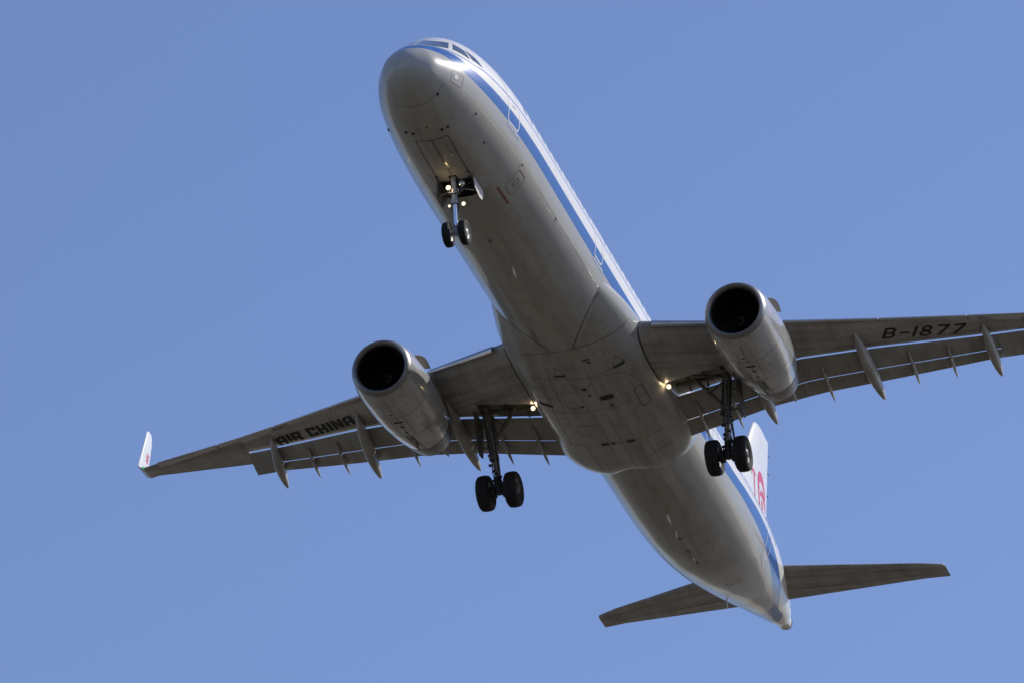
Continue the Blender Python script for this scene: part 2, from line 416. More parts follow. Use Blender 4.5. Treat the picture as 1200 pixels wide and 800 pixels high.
for sd in (1, -1):
    r_ = []
    def slow(y):
        x0, z0, c, *_ = wsec(y); return (20.45 - x0) / c
    for y in (0.6, 2.0, 2.6, 3.3, 4.1): r_.append(wring(y, slow(y), sd))
    for y in [4.16, 4.6, 5.0, 5.4, 5.8, 6.1, 6.4] + [6.8 + .4 * k for k in range(16)] + [13.12]: r_.append(wring(y, .735, sd))
    for y in (13.15, 13.6, 14.4, 15.2, 16.0, 16.55): r_.append(wring(y, 1.0, sd, True))
    # wing tip blends up into the sharklet
    tipst = [(24.62, 16.9, .69, .80, 15), (24.86, 17.14, .86, .84, 35), (25.2, 17.33, 1.14, .90, 58), (25.62, 17.43, 1.55, .88, 76), (26.1, 17.50, 2.2, .76, 82), (26.55, 17.56, 2.85, .64, 84), (26.78, 17.60, 3.2, .54, 85), (26.98, 17.62, 3.35, .34, 85)]
    last = r_[-1]; tip_r = []
    for (lx, ly, lz, c, cant) in tipst:
        ca = radians(cant); nx, nz = -sin(ca), cos(ca); rg = []
        N = 22
        for k in range(N, -1, -1):
            s = (1 - cos(pi * k / N)) / 2; yt = airfoil(s, .095) * c; rg.append(Vector((lx + s * c, sd * (ly + nx * yt), lz + nz * yt + .0)))
        for k in range(1, N + 1):
            s = (1 - cos(pi * k / N)) / 2; yt = -airfoil(s, .08) * c; rg.append(Vector((lx + s * c, sd * (ly + nx * yt), lz + nz * yt)))
        rg += [rg[-1].copy()] * 3
        tip_r.append([q + bend(17, sd) for q in rg])
    m = MB(); m.loft(r_)
    WV[sd] = (list(m.v), list(m.f))
    wing = m.build('wing', 'wing', plane, auto=40); WV[('o', sd)] = wing
    # sharklet: white on the inboard face, grey underneath
    m = MB(); m.loft([last] + tip_r)
    sk = m.build('sharklet', 'white', plane, auto=40); sk.data.materials.append(MAT['wing'])
    for p in sk.data.polygons:
        cpt = p.center + OFF
        if p.normal.y * sd > .15 or (p.normal.z < -.1): p.material_index = 1
        if cpt.z < 1.46: p.material_index = 1
    WV[('sk', sd)] = sk
    MB().lathe(Vector((24.66, sd * 16.93, .72)) + bend(17, sd), (-1, 0, 0), [(-.1, .035), (0, .035), (.035, .025), (.05, .0)], 12).build('position_light', 'green' if sd > 0 else 'redlamp', plane)
    # ---- slats
    def slat_ring(y, so=.15, sl_=.045):
        out = []
        x0, z0, c, drop, th = wsec(y)
        so = .60 / max(c, 1); sl_ = .05 / max(c, 1)
        def q(s, u): v = wpt(y, s, u, sd); v.x -= .17; v.z -= .06; return v
        for k in range(9): out.append(q(so * (1 - k / 8) ** 2, True))
        for k in range(1, 5): out.append(q(sl_ * (k / 4) ** 2, False))
        a = q(sl_, False); b = q(so, True)
        for k in range(1, 4):
            tt = k / 4; v = a.lerp(b, tt); v.x -= .05 * sin(pi * tt); out.append(v)
        return out
    for (ya, yb) in ((2.62, 5.05), (6.42, 9.1), (9.14, 11.6), (11.64, 14.0), (14.04, 16.3)):
        m = MB(); m.loft([slat_ring(ya + (yb - ya) * k / 10) for k in range(11)]); m.build('slat', 'slat', wing)
    # ---- flaps
    def frame(y):
        p = wpt(y, .84, True, sd); return p
    def FTE(y):
        return Vector((lin([(2.1, 23.95), (5, 23.42), (6.7, 23.40), (8.8, 23.72), (12, 24.18), (13.1, 24.5)], y), sd * y, zLE(y) - lin([(2, .66), (6.5, .60), (13.1, .52)], y))) + bend(y, sd)
    def flap_ring(y, f0, f1, k0, lift=0):
        p = wpt(y, .84, True, sd); A0 = p + Vector((-.12, 0, -.155)); T = FTE(y)
        A = A0.lerp(T, f0); B = A0.lerp(T, f1)
        if k0: A = A + Vector((.015, 0, -.026))
        ch = (B - A); c = ch.length; e = ch.normalized(); nrm = Vector((-e.z, 0, e.x)); nrm = nrm if nrm.z > 0 else -nrm
        out = []; N = 8
        for k in range(N, -1, -1):
            s = (1 - cos(pi * k / N)) / 2; out.append(A + e * s * c + nrm * (airfoil(s, .15) * c + .008))
        for k in range(1, N + 1):
            s = (1 - cos(pi * k / N)) / 2; out.append(A + e * s * c - nrm * (airfoil(s, .05) * c + .004))
        return out
    for (ya, yb, yt_) in ((2.10, 6.395, 6.395), (6.40, 13.10, 12.25)):
        ys = [ya + (yb - ya) * k / 12 for k in range(13)]
        m = MB()
        if yt_ == yb: m.loft([flap_ring(y, 0, .60, 0) for y in ys])
        else:
            m.loft([flap_ring(y, 0, .60, 0) for y in ys if y <= 12.25] + [flap_ring(12.25, 0, .60, 0)])
            m.loft([flap_ring(y, 0, 1.0, 0) for y in (12.26, 12.7, 13.10)])
        fl = m.build('flap', 'flap', wing)
        m = MB(); m.loft([flap_ring(ya + (yt_ - ya) * k / 12, .60, 1, 1) for k in range(13)]); m.build('flap_tab', 'flap', fl)
    # small tab hinge fairings
    for y in (2.72, 3.86, 6.95, 9.6, 10.75):
        p = wpt(y, .84, True, sd) + Vector((-.10, 0, -.20)); T = FTE(y)
        a = p.lerp(T, .12) + Vector((0, 0, -.03)); b = p.lerp(T, .6) + Vector((0, 0, -.13)); c_ = T + Vector((.32, 0, -.24))
        rr = []
        for k in range(13):
            t_ = k / 12; pt = a * (1 - t_)**2 + b * 2 * t_ * (1 - t_) + c_ * t_ * t_
            wd = .055 * (sin(pi * min(1, t_ * 1.0)) ** .5 if 0 < t_ < 1 else .06); ht = wd * 1.7
            rr.append([pt + Vector((0, wd * cos(2 * pi * j / 10), ht * sin(2 * pi * j / 10))) for j in range(10)])
        m = MB(); m.loft(rr); m.build('hinge_fairing', 'fairing', wing)
    # flap track fairings (canoes)
    for (y, yt_, sf, wd, ht) in ((11.95, 12.08, .28, .165, .26), (8.28, 8.47, .28, .19, .31), (5.0, 4.98, .42, .19, .31), (5.75, 5.82, .55, .12, .20)):
        a = wpt(y, sf, False, sd) + Vector((0, 0, .02)); p = wpt(yt_, .84, True, sd)
        T = FTE(yt_) + Vector((.52, 0, -.40) if wd > .13 else (-.25, 0, -.22)); b = wpt(y, .78, False, sd) + Vector((0, 0, -.36))
        if wd < .13: b.z += .1
        rr = []; N = 26
        for k in range(N + 1):
            t_ = k / N; pt = a * (1 - t_)**2 + b * 2 * t_ * (1 - t_) + T * t_ * t_; pt.y = a.y + (T.y - a.y) * t_
            e = max(0.03, (sin(pi * t_ ** 1.22)) ** .60)
            ww, hh = wd * e, ht * e
            rr.append([pt + Vector((0, ww * math.copysign(abs(cos(q)) ** .8, cos(q)), hh * sin(q) * (1.0 if sin(q) < 0 else .8))) for q in [2 * pi * j / 18 for j in range(18)]])
        m = MB(); m.loft(rr); m.build('flap_track_fairing', 'fairing', wing)
    # rear spar and ribs inside the open gear bay
    m = MB()
    for y in (2.7, 3.3, 3.9):
        a = wpt(y, slow(y) + .01, True, sd); b = wpt(y, .82, True, sd)
        m.tube([a + Vector((0, 0, -.12)), b + Vector((0, 0, -.10))], .035, 8)
    a = wpt(2.4, .72, True, sd); b = wpt(4.1, .74, True, sd)
    m.box(((a.x + b.x) / 2, sd * 3.2, (a.z + b.z) / 2 - .17), (.12, 1.75, .10), Matrix.Rotation(sd * atan2(b.z - a.z, 1.7), 3, 'X'))
    m.tube([wpt(2.5, .60, True, sd) + Vector((0, 0, -.25)), wpt(4.0, .76, True, sd) + Vector((0, 0, -.2))], .03, 8)
    m.build('bay_rib', 'bay', wing)

# ---- horizontal and vertical tail
for sd in (1, -1):
    rr = []
    for k in range(9):
        y = .35 + (6.2 - .35) * k / 8; xl = 39.15 + .575 * (y - 1.0); xt = 41.85 + .25 * (y - 1.0); c = xt - xl; z = .95 + .13 * (y - 1)
        if k == 8: xl += .10
        rg = []
        N = 14
        for j in range(N, -1, -1): s = (1 - cos(pi * j / N)) / 2; rg.append(Vector((xl + s * c, sd * y, z + airfoil(s, .095) * c)))
        for j in range(1, N): s = (1 - cos(pi * j / N)) / 2; rg.append(Vector((xl + s * c, sd * y, z - airfoil(s, .095) * c)))
        rr.append(rg)
    y = 6.26; rr.append([Vector((p.x + .16 * (1 - (p.x - xl) / c), sd * y, z + .01 + (p.z - z) * .3)) for p in rr[-1]])
    m = MB(); m.loft(rr); hs = m.build('tailplane', 'wing', plane, auto=50)
    # elevator hinge line on the underside
    m = MB(); n_ = 14; v = []
    for k in range(n_ + 1):
        y = 1.25 + (6.0 - 1.25) * k / n_; xl = 39.15 + .575 * (y - 1.0); xt = 41.85 + .25 * (y - 1.0); c = xt - xl; z = .95 + .13 * (y - 1)
        for s in (.675, .685): v.append(Vector((xl + s * c, sd * y, z - airfoil(s, .095) * c - .006)))
    m.add(v, [(2 * k, 2 * k + 1, 2 * k + 3, 2 * k + 2) for k in range(n_)]); m.build('elevator_hinge', 'seam', hs, smooth=False)
    m = MB(); v = []
    for k in range(n_ + 1):
        y = 1.1 + (6.15 - 1.1) * k / n_; xl = 39.15 + .575 * (y - 1.0); xt = 41.85 + .25 * (y - 1.0); c = xt - xl; z = .95 + .13 * (y - 1)
        for s in (.30, .335): v.append(Vector((xl + s * c, sd * y, z - airfoil(s, .095) * c - .006)))
    m.add(v, [(2 * k, 2 * k + 1, 2 * k + 3, 2 * k + 2) for k in range(n_)]); m.build('leading_edge_joint', 'fairing', hs, smooth=False)
rr = []
FINL = [(1.6, 35.9), (2.0, 36.25), (7.45, 40.75), (7.62, 40.98), (7.76, 41.4)]; FINT = [(1.6, 41.6), (4.66, 42.26), (6.17, 42.61), (7.79, 42.98)]
for z in (1.6, 2.2, 3, 4, 5, 6, 7, 7.45, 7.62, 7.74):
    xl, xt = lin(FINL, z), lin(FINT, z); c = xt - xl; rg = []; N = 16; th = .10 if z < 7.7 else .03
    for j in range(N, -1, -1): s = (1 - cos(pi * j / N)) / 2; rg.append(Vector((xl + s * c, airfoil(s, th) * c, z)))
    for j in range(1, N): s = (1 - cos(pi * j / N)) / 2; rg.append(Vector((xl + s * c, -airfoil(s, th) * c, z)))
    rr.append(rg)
m = MB(); m.loft(rr); fin = m.build('tail_fin', 'white', plane, auto=50); FINV = (list(m.v), list(m.f))
for z in (5.4, 6.4, 7.2): 
    x = lin(FINT, z); MB().tube([(x, 0, z), (x + .22, 0, z + .02)], .012, 6).build('static_wick', 'black', fin)

# ------------------------------------------------------------------ hull for draping marks
class Hull:
    def __init__(s, parts):
        v = []; f = []
        for pv, pf in parts:
            n = len(v); v += [Vector(q) for q in pv]; f += [tuple(i + n for i in g) for g in pf]
        s.t = BVHTree.FromPolygons(v, f)
    def cast(s, frame, a, b, off=.005):
        if frame == 'below': o, dr = Vector((a, b, -12)), Vector((0, 0, 1))
        elif frame == 'port': o, dr = Vector((a, -12, b)), Vector((0, 1, 0))
        elif frame == 'front': o, dr = Vector((-9, a, b)), Vector((1, 0, 0))
        else: o, dr = Vector((a, 12, b)), Vector((0, -1, 0))
        p, nn, i, dd = s.t.ray_cast(o, dr)
        if p is None: return None
        if nn.dot(dr) > 0: nn = -nn
        return p + nn * off
# full fuselage without the bay hole
ffull = [(i * NA + j, i * NA + (j + 1) % NA, (i + 1) * NA + (j + 1) % NA, (i + 1) * NA + j) for i in range(len(xs) - 1) for j in range(NA)]
HULL = Hull([(fv, ffull), (BFV, BFF)]); FUSH = Hull([(fv, ffull)]); BFH = Hull([(BFV, BFF)])
WINGH = {sd: Hull([WV[sd]]) for sd in (1, -1)}
FINH = Hull([FINV])

def strip(name, pts, wd, mat, frame, hull, parent, closed=False, off=.005, step=.06, m=None, wid=None):
    """a line of width wd draped on a hull; pts in the frame's 2-d coordinates"""
    P = [Vector(p).to_2d() if len(p) > 2 else Vector(p) for p in pts]
    if closed: P = P + [P[0]]
    R = []
    for a, b in zip(P, P[1:]):
        k = max(1, int((b - a).length / step))
        R += [a.lerp(b, q / k) for q in range(k)]
    R.append(P[-1]); v = []; f = []; prev = False
    for i, p in enumerate(R):
        if closed and i in (0, len(R) - 1): t_ = (R[1] - R[-2])
        else: t_ = R[min(i + 1, len(R) - 1)] - R[max(i - 1, 0)]
        if t_.length < 1e-9: continue
        t_.normalize(); nrm = Vector((-t_.y, t_.x)); hw = wd / 2 if wid is None else wid(i / (len(R) - 1)) / 2
        a = hull.cast(frame, p.x + nrm.x * hw, p.y + nrm.y * hw, off); b = hull.cast(frame, p.x - nrm.x * hw, p.y - nrm.y * hw, off)
        if a is None or b is None: prev = False; continue
        v += [a, b]
        if prev: n = len(v); f.append((n - 4, n - 3, n - 1, n - 2))
        prev = True
    M = m or MB(); M.add(v, f)
    return M if m is not None else M.build(name, mat, parent, smooth=False)

def fill(name, polys, mat, frame, hull, parent, off=.005, cell=.12, label=None, cast_=None):
    """filled 2-d polygons draped on a hull"""
    bm = bmesh.new()
    for poly in polys:
        vv = [bm.verts.new((p[0], p[1], 0)) for p in poly]; bm.faces.new(vv)
    bmesh.ops.triangulate(bm, faces=bm.faces[:])
    lo = [min(p[k] for poly in polys for p in poly) for k in (0, 1)]; hi = [max(p[k] for poly in polys for p in poly) for k in (0, 1)]
    for k in (0, 1):
        q = lo[k] + cell
        while q < hi[k]:
            co = [0, 0, 0]; co[k] = q; no = [0, 0, 0]; no[k] = 1
            bmesh.ops.bisect_plane(bm, geom=bm.verts[:] + bm.edges[:] + bm.faces[:], plane_co=co, plane_no=no); q += cell
    bad = []
    for v in bm.verts:
        p = cast_(v.co.x, v.co.y) if cast_ else hull.cast(frame, v.co.x, v.co.y, off)
        if p is None: p = Vector((0, 0, 0)); bad.append(v)
        v.co = p
    bmesh.ops.delete(bm, geom=bad, context='VERTS')
    bmesh.ops.remove_doubles(bm, verts=bm.verts, dist=.003)
    vs_ = [v.co.copy() for v in bm.verts]; bm.verts.index_update(); fs = [tuple(v.index for v in fc.verts) for fc in bm.faces]; bm.free()
    return mk(name, vs_, fs, mat, parent, smooth=False, label=label)

def rrect(x0, y0, x1, y1, r, n=5):
    out = []
    for cx, cy, a0 in ((x1 - r, y1 - r, 0), (x0 + r, y1 - r, 90), (x0 + r, y0 + r, 180), (x1 - r, y0 + r, 270)):
        for k in range(n + 1): a = radians(a0 + 90 * k / n); out.append((cx + r * cos(a), cy + r * sin(a)))
    return out

# ---- cockpit windows, both sides: polygons in (x, z) draped on the nose
CW = [[(1.73, .42), (2.33, .35), (2.30, .68), (2.07, .82)],
      [(2.47, .40), (3.02, .41), (2.80, .64), (2.38, .74)]]
for fr in ('port', 'stbd'):
    q = -1 if fr == 'port' else 1
    fill('cockpit_window', [[(q * a_, b_) for a_, b_ in ((.06, .37), (.3, .30), (.6, .27), (.91, .38), (.80, .82), (.45, .76), (.06, .86))]], 'glass', 'front', FUSH, fus, .008, .06)
    for poly in CW: fill('cockpit_window', [poly], 'glass', fr, FUSH, fus, .008, .06)
# ---- cabin windows
for fr in ('port', 'stbd'):
    x = 6.35; c_ = 0
    while x < 37.4 and c_ < 49:
        if not any(abs(x - dx) < .62 for dx in (13.82, 26.9)):
            fill('cabin_window', [rrect(x - .105, .56, x + .105, .86, .09, 4)], 'glass', fr, FUSH, fus, .002, .5); c_ += 1
        x += .61
# ---- doors: white outline on the band, faded below, scuff plate under the sill
for fr in ('port', 'stbd'):
    for (x, hw, zb) in ((5.05, .43, -.52), (13.82, .40, -.50), (26.9, .37, -.50), (35.4, .38, -.50)):
        m = strip('door', rrect(x - hw, zb, x + hw, 1.25, .13), .045, 'white', fr, FUSH, fus, closed=True, m=MB())
        dr = m.build('door', 'white', fus, smooth=False)
        fill('scuff_plate', [[(x - hw + .02, zb - .16), (x + hw + .22, zb - .16), (x + hw + .22, zb - .06), (x - hw + .02, zb - .06)]], 'scuff', fr, FUSH, fus, .006)
        if x > 13 and x < 30: continue
        strip('door_handle', [(x - .12, .12), (x + .14, .12)], .05, 'seal', fr, FUSH, dr)

# ---- seams and marks under the fuselage
mm = MB()
strip('', [(.98, -.90), (1.09, -.6), (1.13, -.3), (1.14, 0), (1.13, .3), (1.09, .6)], .014, '', 'below', FUSH, None, m=mm)
mm.build('skin_seam', 'seal', fus, smooth=False)
# fairing seams
mm = MB()
for sd in (1, -1):
    pts = [(-.95 if False else .0, 0)]
    strip('', [(16.28, sd * .36), (15.75, sd * .66), (15.31, sd * .94), (15.05, sd * 1.15), (14.88, sd * 1.32), (14.72, sd * 1.52), (14.7, sd * 1.68)], .03, '', 'below', HULL, None, m=mm)
strip('', [(16.6, -2.05), (16.45, -1.7), (16.38, -1.4), (16.34, -.6), (16.34, .25), (16.42, .9), (16.6, 1.5)], .018, '', 'below', HULL, None, m=mm)
mm.build('fairing_seam', 'seam', belly, smooth=False)
mm = MB()
for pts in ([(17.75, -.38), (21.9, -.24), (24.2, -.2)], [(17.8, .9), (20.05, .95)], [(18.05, 1.22), (20.1, 1.38), (22.4, 1.47)], [(20.0, -1.9), (20.0, 1.75)], [(22.35, -1.75), (22.35, 1.7)],
            [(17.75, -1.75), (18.0, -.35), (17.8, .9), (17.9, 1.6)], [(19.1, .95), (19.1, 1.6)], [(20.9, .3), (20.9, 1.3)], [(22.35, .15), (20.0, .1)], [(22.35, -1.0), (24.3, -1.0)], [(22.35, .95), (24.3, .95)], [(23.4, -1.7), (23.4, -1.0)], [(18.7, .1), (18.7, .9)], [(21.2, -1.8), (21.2, -1.3)]):
    strip('', pts, .016, '', 'below', BFH, None, m=mm)
for (x0, y0, x1, y1) in ((16.8, -1.15, 17.15, -.85), (17.1, -.1, 17.4, .2), (18.2, .2, 18.55, .55), (19.3, .45, 19.7, .8), (19.45, -1.25, 19.85, -.85), (20.4, 1.0, 20.7, 1.25), (23.0, -1.6, 23.3, -1.15), (23.7, .2, 24.0, .7), (21.7, -1.2, 22.1, -.9)):
    strip('', rrect(x0, y0, x1, y1, .04, 2), .012, '', 'below', BFH, None, closed=True, m=mm)
for (cx, cy, r_, a0, a1) in ((21.05, -.81, .30, 60, 330), (21.31, .62, .34, 0, 250), (18.95, -.85, .75, 95, 265)):
    strip('', [(cx + r_ * 1.15 * cos(radians(a0 + (a1 - a0) * q / 24)), cy + r_ * sin(radians(a0 + (a1 - a0) * q / 24))) for q in range(25)], .016, '', 'below', BFH, None, m=mm)
mm.build('access_panel', 'seal', belly, smooth=False)
# dark vents and outlets in the fairing
for (x, y, a, b) in ((17.68, .48, .075, .34), (17.9, -1.4, .085, .34), (19.32, -.59, .24, .42), (19.61, 1.5, .18, .42), (18.61, -.04, .13, .11), (19.65, .33, .09, .08), (19.84, -.59, .09, .08), (19.01, -.1, .07, .08), (17.05, -.55, .04, .2), (17.2, -.6, .05, .09),
                     (22.3, .33, .16, .22), (22.36, -.51, .16, .24), (22.3, .05, .12, .08)):
    fill('air_vent', [rrect(x - a / 2, y - b / 2, x + a / 2, y + b / 2, min(a, b) * .2, 2)], 'dark', 'below', BFH, belly, .005, .15)
    strip('vent_rim', rrect(x - a / 2 - .015, y - b / 2 - .015, x + a / 2 + .015, y + b / 2 + .015, min(a, b) * .2, 2), .018, 'seal', 'below', BFH, belly, closed=True, off=.009)
for (x, y) in ((17.64, .48), (17.86, -1.4)):
    strip('ram_air_scoop', [(x, y - .17), (x - .5, y), (x, y + .17)], .022, 'seal', 'below', BFH, belly, off=.006)
# red outlined panels
strip('red_outline', rrect(19.42, -1.70, 20.62, -1.42, .12), .032, 'red', 'below', BFH, belly, closed=True, off=.006)
m = MB(); strip('', rrect(6.45, -1.60, 7.05, -1.12, .08), .018, '', 'below', FUSH, None, closed=True, m=m)
strip('', [(6.72 + .11 * cos(radians(a)), -1.38 + .10 * sin(radians(a))) for a in range(0, 360, 20)], .02, '', 'below', FUSH, None, closed=True, m=m, step=.03)
m.build('service_panel_marking', 'red', fus, smooth=False)
strip('red_bar', [(6.26, -.95), (7.31, -.97)], .06, 'red', 'below', FUSH, fus)
m = MB(); strip('', [(5.9, .93), (7.0, .97)], .045, '', 'below', FUSH, None, m=m); m.build('red_bar', 'red', fus, smooth=False)
strip('nose_panel_marking', rrect(1.2, -.98, 1.72, -.58, .07), .014, 'red', 'port', FUSH, fus, closed=True)
fill('static_port_plate', [rrect(1.32, -.82, 1.46, -.68, .02, 2)], 'white', 'port', FUSH, fus, .007)
# nose gear door outlines and hinge fittings
m = MB()
for pts in ([(2.72, -.5), (2.72, .5)], [(2.72, .5), (5.0, .5)], [(2.72, -.5), (5.0, -.5)], [(2.72, 0), (4.72, 0)]): strip('', pts, .026, '', 'below', FUSH, None, m=m)
m.build('gear_door_seam', 'seam', fus, smooth=False)
for (x, y, r_) in ((2.35, .67, .04), (2.35, .46, .045), (2.37, -.43, .045), (2.37, -.61, .04), (1.09, -.71, .03), (2.85, -1.34, .03), (4.04, -1.23, .03)):
    p = FUSH.cast('below', x, y, 0)
    if p: MB().lathe(p, (0, 0, -1), [(-.02, r_), (.03, r_ * .9), (.05, r_ * .5), (.055, .002)], 12).build('sensor_probe', 'black', fus)
# blade antennas and drain masts
for (x, y, h, c_) in ((10.77, -.09, .20, .34), (28.5, -.05, .16, .5), (29.6, .0, .22, .16), (31.9, .02, .10, .1), (38.2, .55, .3, .14), (9.9, -1.75, .10, .12)):
    p = FUSH.cast('below', x, y, -.02)
    if p is None: continue
    MB().loft([[p + Vector((c_ * (u - .5) + sw, w_ * .018 * k, -zz)) for (u, w_) in ((0, 0), (.3, 1), (1, 0), (.3, -1))] for zz, k, sw in ((0, 1.0, 0), (h * .6, .8, .06), (h, .3, .12))]).build('blade_antenna', 'white', fus)
for (x, y) in ((6.43, -1.69), (3.2, 1.5)):
    p = FUSH.cast('below', x, y, 0)
    if p: MB().tube([p, p + Vector((0, -.03, -.10)), p + Vector((-.12, -.04, -.11))], .014, 6).build('pitot_probe', 'black', fus)
# ladder of small plates along the rear belly
for k, (x, y) in enumerate(((8.9, .1), (30.2, .04), (31.3, .04), (32.4, .02))):
    fill('drain_plate', [rrect(x - .12, y - .05, x + .12, y + .05, .03, 2)], 'seal', 'below', FUSH, fus, .006, .2)
m = MB()
strip('', [(.8, -.90), (2.17, -.97), (4.37, -.93), (8.8, -1.02), (13.9, -1.06)], .012, '', 'port', FUSH, None, m=m)
strip('', [(.8, -.90), (2.17, -.97), (4.37, -.93), (8.8, -1.02), (13.9, -1.06)], .012, '', 'stbd', FUSH, None, m=m)
m.build('skin_lap_glint', 'scuff', fus, smooth=False)  # pale strip paints in the light caught along the lap seam
MB().lathe(FUSH.cast('below', 2.1, -.04, 0), (0, 0, -1), [(-.01, .05), (.01, .05), (.012, 0)], 12).build('drain_plug', 'orange', fus)
strip('tail_access_panel', rrect(35.3, -.62, 35.62, -.18, .06), .025, 'seal', 'below', FUSH, fus, closed=True)

# ------------------------------------------------------------------ wing lettering
def emit_text(name, txt, font, org, xd, yd, sd, gap, mat='black'):
    """font: letter -> list of polygons in a unit cell; org/xd/yd in (x, y) body plan coordinates"""
    polys = []; cur = 0
    for ch in txt:
        if ch == ' ': cur += .42; continue
        wl, ps = font[ch]
        for p in ps: polys.append([(org[0] + xd[0] * (cur + q[0]) + yd[0] * q[1], org[1] + xd[1] * (cur + q[0]) + yd[1] * q[1]) for q in p])
        cur += wl + gap
    return fill(name, polys, mat, 'below', WINGH[sd], WV[('o', sd)], .014, .2)
def bar(x0, y0, x1, y1): return [(x0, y0), (x1, y0), (x1, y1), (x0, y1)]
k_ = .26
BLK = {'A': (.78, [[(0, 0), (k_, 0), (k_, 1 - .0), (.0, .84)], bar(.78 - k_, 0, .78, 1), bar(k_, .80, .78 - k_, 1), bar(k_, .34, .78 - k_, .52)]),
       'I': (k_, [bar(0, 0, k_, 1)]),
       'R': (.78, [bar(0, 0, k_, 1), bar(k_, .80, .78, 1), bar(.78 - k_, .56, .78, .80), bar(k_, .38, .70, .56), [(.40, 0), (.78, 0), (.78, .1), (.66, .38), (.40, .38)]]),
       'C': (.74, [bar(0, 0, k_, 1), bar(k_, .80, .74, 1), bar(k_, 0, .74, .2), bar(.74 - k_, .62, .74, .8), bar(.74 - k_, .2, .74, .38)]),
       'H': (.76, [bar(0, 0, k_, 1), bar(.76 - k_, 0, .76, 1), bar(k_, .40, .76 - k_, .60)]),
       'N': (.80, [bar(0, 0, k_, 1), bar(.80 - k_, 0, .80, 1), [(k_, 1), (k_, .62), (.80 - k_, 0), (.80 - k_, .38)]])}
def ringp(cx, cy, rx, ry, t_, a0=0, a1=360, n=16):
    ps = []
    for k in range(n):
        a, b = radians(a0 + (a1 - a0) * k / n), radians(a0 + (a1 - a0) * (k + 1) / n)
        ps.append([(cx + rx * cos(a), cy + ry * sin(a)), (cx + rx * cos(b), cy + ry * sin(b)), (cx + (rx - t_) * cos(b), cy + (ry - t_) * sin(b)), (cx + (rx - t_) * cos(a), cy + (ry - t_) * sin(a))])
    return ps
h_ = .15
REG = {'B': (.66, [bar(0, 0, h_, 1), bar(h_, .85, .42, 1), bar(h_, .44, .42, .58), bar(h_, 0, .42, .15)] + ringp(.40, .725, .24, .275, .15, -90, 90, 8) + ringp(.40, .29, .26, .29, .15, -90, 90, 8)),
       '-': (.55, [bar(0, .42, .55, .56)]),
       '1': (h_, [bar(0, 0, h_, 1)]),
       '8': (.66, ringp(.33, .74, .29, .26, .14) + ringp(.33, .27, .33, .28, .14)),
       '7': (.66, [bar(0, .85, .66, 1), [(.12, 0), (.29, 0), (.66, .85), (.49, .85)]])}
# starboard: AIR CHINA read from the tip towards the root; letters stand with their tops to the leading edge
emit_text('lettering', 'AIR CHINA', BLK, (23.93, 11.81), (-2.16 / 6.47, -3.29 / 6.47), (-.56, .05), 1, .13)
emit_text('registration_lettering', 'B-1877', REG, (21.91, -8.97), (1.50 / 4.34, -2.32 / 4.34), (-.46, -.24), -1, .2)

# ------------------------------------------------------------------ emblem on the fin
def swoosh(m, pts, wd, frame='port', hull=FINH, step=.05, taper=None):
    strip('', pts, wd, '', frame, hull, None, m=m, step=step, wid=taper)
def arc(cx, cz, rx, rz, a0, a1, n=14): return [(cx + rx * cos(radians(a0 + (a1 - a0) * k / n)), cz + rz * sin(radians(a0 + (a1 - a0) * k / n))) for k in range(n + 1)]
for fr in ('port', 'stbd'):
    m = MB()
    swoosh(m, arc(41.25, 5.0, .58, .50, 200, -30), .3, fr, taper=lambda t_: .12 + .26 * sin(pi * min(1, t_ * .9 + .1)))
    swoosh(m, arc(41.40, 4.5, .50, .40, 150, -10), .2, fr, taper=lambda t_: .10 + .20 * sin(pi * t_))
    swoosh(m, [(40.68, 4.95), (40.70, 4.5), (40.85, 4.0), (41.3, 3.5)], .2, fr, taper=lambda t_: .26 - .14 * t_)
    swoosh(m, [(41.25, 4.6), (41.3, 4.2), (41.6, 3.85), (41.9, 3.6)], .2, fr, taper=lambda t_: .28 - .16 * t_)
    swoosh(m, arc(39.95, 4.85, .30, .34, 175, 40), .12, fr, taper=lambda t_: .08 + .06 * t_)
    swoosh(m, [(40.0, 5.1), (39.95, 4.6), (39.95, 4.1), (40.3, 3.4)], .14, fr, taper=lambda t_: .16 - .06 * t_)
    m.build('emblem', 'logo', fin, smooth=False)

# sharklet emblem, small crimson mark near the root on the inboard face
for sd in (1, -1):
    skm = WV[('sk', sd)].data; H = Hull([([v.co + OFF for v in skm.vertices], [tuple(p.vertices) for p in skm.polygons])])
    m = MB()
    class HH:                                   # inboard faces look at the fuselage, cast from y = 0
        @staticmethod
        def cast(frame, a, b, off=.006):
            p, nn, i, dd = H.t.ray_cast(Vector((a, sd * 10, b)), Vector((0, sd, 0)))
            return None if p is None else p + Vector((0, -sd * off, 0))
    for zc in (2.60, 2.76, 2.92):
        strip('', [(27.62 + (zc - 2.6) * .6, zc), (27.90 + (zc - 2.6) * .6, zc + .02)], .08, '', 'x', HH, None, m=m, step=.05)
    strip('', [(27.72, 2.5), (27.92, 2.98)], .05, '', 'x', HH, None, m=m, step=.05)
    m.build('emblem', 'logo', WV[('sk', sd)], smooth=False)

